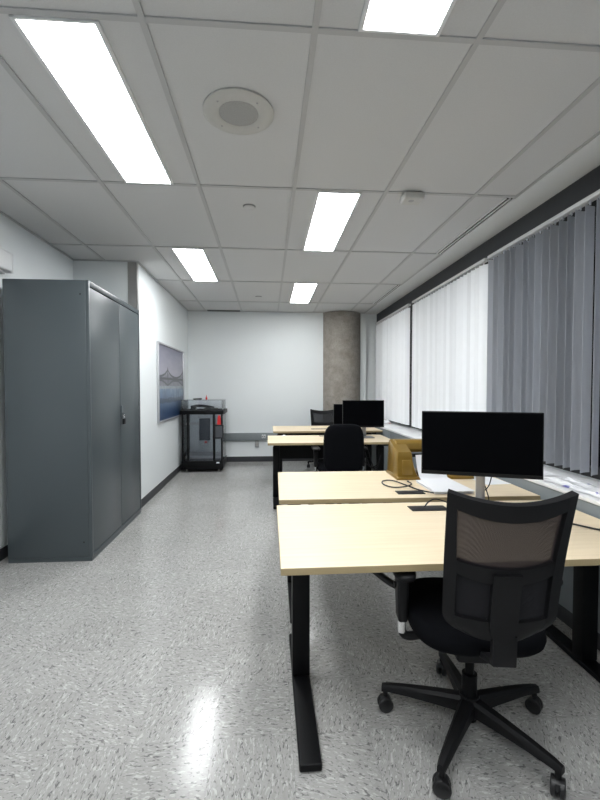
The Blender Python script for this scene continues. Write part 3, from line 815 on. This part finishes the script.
def under(t, dz):
    MB().cyl((0, 0, .05), (0, 0, .22), .027, .027, 24).cyl((0, 0, .221), (0, 0, .345+dz), .016, .016, 20).build('gas_lift', M['blkmetal'], t)
    m = MB().box(-.085, .085, -.13, .11, .335+dz, .392+dz, .014, 3).build('seat_mechanism', M['blk'], t)
    MB().tube([(.08, .03, .36+dz), (.17, .04, .362+dz), (.25, .045, .355+dz)], .006, 8).build('lever', M['blk'], m)
    MB().cushion(.232, .235, .392+dz, .468+dz, .032, 3.4, 0, .035, dish=.008).build('seat', M['fabric'], t)

def mesh_chair(label, x, y, rz, base_a, dz=0.0, meshmat='mesh', wk=1.0):
    t = thing('office_chair', label, 'office chair', (x, y, 0), rz, 'black office chairs')
    star_base(t, base_a-rz); under(t, dz)
    for s in (-1, 1): arm(t, s, dz)
    def P(a, v):      # a in -1..1 across, v 0..1 upwards
        hw = (.164+.012*v)*wk
        if v < .14: hw *= 1-.42*((.14-v)/.14)**2.2
        zb = .520+.012*(a*a)
        zt = .955+.030*a*a
        zz = zb+(zt-zb)*v
        yy = -.258-.088*v-.030*(1-a*a)-.016*math.sin(v*PI)*-1*.6
        return Vector((a*hw-.008, yy, zz+dz))
    def reg(a0, a1, v0, v1, nu, nv, th, m, off=0):
        f0 = a0 if callable(a0) else (lambda v: a0); f1 = a1 if callable(a1) else (lambda v: a1)
        g0 = v0 if callable(v0) else (lambda a: v0); g1 = v1 if callable(v1) else (lambda a: v1)
        def fn(u, w):
            am = f0(.5)+(f1(.5)-f0(.5))*u
            v = g0(am)+(g1(am)-g0(am))*w
            a = f0(v)+(f1(v)-f0(v))*u
            p = P(a, v); p.y += off; return p
        m.sheet(fn, nu, nv, th)
    fr = MB()
    sw = lambda v: .80 if v < .5 else .80+.06*(v-.5)/.5
    reg(-1, lambda v: -sw(v), 0, 1, 3, 26, .022, fr); reg(sw, 1, 0, 1, 3, 26, .022, fr)
    reg(-.86, .86, lambda a: .915-.035*(1-a*a), 1, 16, 3, .0215, fr)
    reg(-.84, .84, lambda a: .475-.055*(1-a*a), lambda a: .555-.02*(1-a*a), 16, 3, .0205, fr)
    reg(-.84, .84, 0, lambda a: .14, 16, 3, .021, fr)
    fr.build('back_frame', M['blk'], t)
    sp = MB(); reg(-.235, .235, 0, .50, 4, 10, .026, sp, -.006)
    sp.hexa([(-.036, -.302, .442+dz), (.036, -.302, .442+dz), (.036, -.275, .442+dz), (-.036, -.275, .442+dz), (-.036, -.308, .54+dz), (.036, -.308, .54+dz), (.036, -.285, .54+dz), (-.036, -.285, .54+dz)], .005)
    sp.hexa([(-.034, -.30, .443+dz), (.034, -.30, .443+dz), (.034, -.10, .366+dz), (-.034, -.10, .366+dz), (-.034, -.30, .462+dz), (.034, -.30, .462+dz), (.034, -.10, .39+dz), (-.034, -.10, .39+dz)], .004)
    sp.build('back_support', M['blk'], t)
    mb = MB(); reg(-.86, .86, .52, .95, 14, 14, .003, mb, .004); mb.build('back_mesh', M[meshmat], t)
    lb = MB(); reg(-.84, .84, .12, .48, 12, 8, .003, lb, .004); lb.build('lower_back_mesh', M['meshlow'], t)
    return t
mesh_chair('black mesh-back office chair in front of the nearest desk', .745, 1.478, -.14, math.radians(12.9))
mesh_chair('black mesh-back office chair behind the farthest desk, facing the viewer', .945, 6.68, PI+.06, math.radians(46), -.072, 'meshfar', 1.25)

t = thing('office_chair', 'black fabric chair with a solid rounded back at the third desk', 'office chair', (.752, 4.375, 0), 0, 'black office chairs')
star_base(t, .3); under(t, 0)
for s in (-1, 1): arm(t, s, .03)
pad = MB().cushion(.205, .245, -.035, .035, .032, 4.2, 0, 0, n=56)
for v in pad.bm.verts:
    v.co.x *= 1+.0*(v.co.y); v.co.z += -.35*v.co.x*v.co.x
    if v.co.y > 0: v.co.x *= 1-.9*v.co.y**2
pad.xf(Matrix.Translation((0, -.27, .675)) @ Matrix.Rotation(PI/2+.05, 4, 'X')).build('backrest', M['fabric'], t)
MB().hexa([(-.03, -.335, .37), (.03, -.335, .37), (.03, -.318, .37), (-.03, -.318, .37), (-.03, -.330, .46), (.03, -.330, .46), (.03, -.317, .46), (-.03, -.317, .46)], .004).box(-.03, .03, -.33, -.10, .356, .374, .004).build('back_support', M['blk'], t)

# ------------------------------------------------------------------ world, camera, view
w = bpy.data.worlds.new('World'); S.world = w; w.use_nodes = True
w.node_tree.nodes['Background'].inputs[0].default_value = (.55, .6, .7, 1)
w.node_tree.nodes['Background'].inputs[1].default_value = .02
cam = bpy.data.cameras.new('camera'); co = bpy.data.objects.new('camera', cam); COL.objects.link(co)
cam.sensor_fit = 'VERTICAL'; cam.sensor_height = 36; cam.sensor_width = 27; cam.lens = 36*420.18/800
cam.clip_start = .05
co.location = (0, 0, H); co.rotation_euler = (PI/2-.0301, 0, -.0764)
S.camera = co
S.view_settings.view_transform = 'Standard'; S.view_settings.look = 'None'
S.view_settings.gamma = 1; S.view_settings.use_curve_mapping = False
S.view_settings.exposure = 1.25
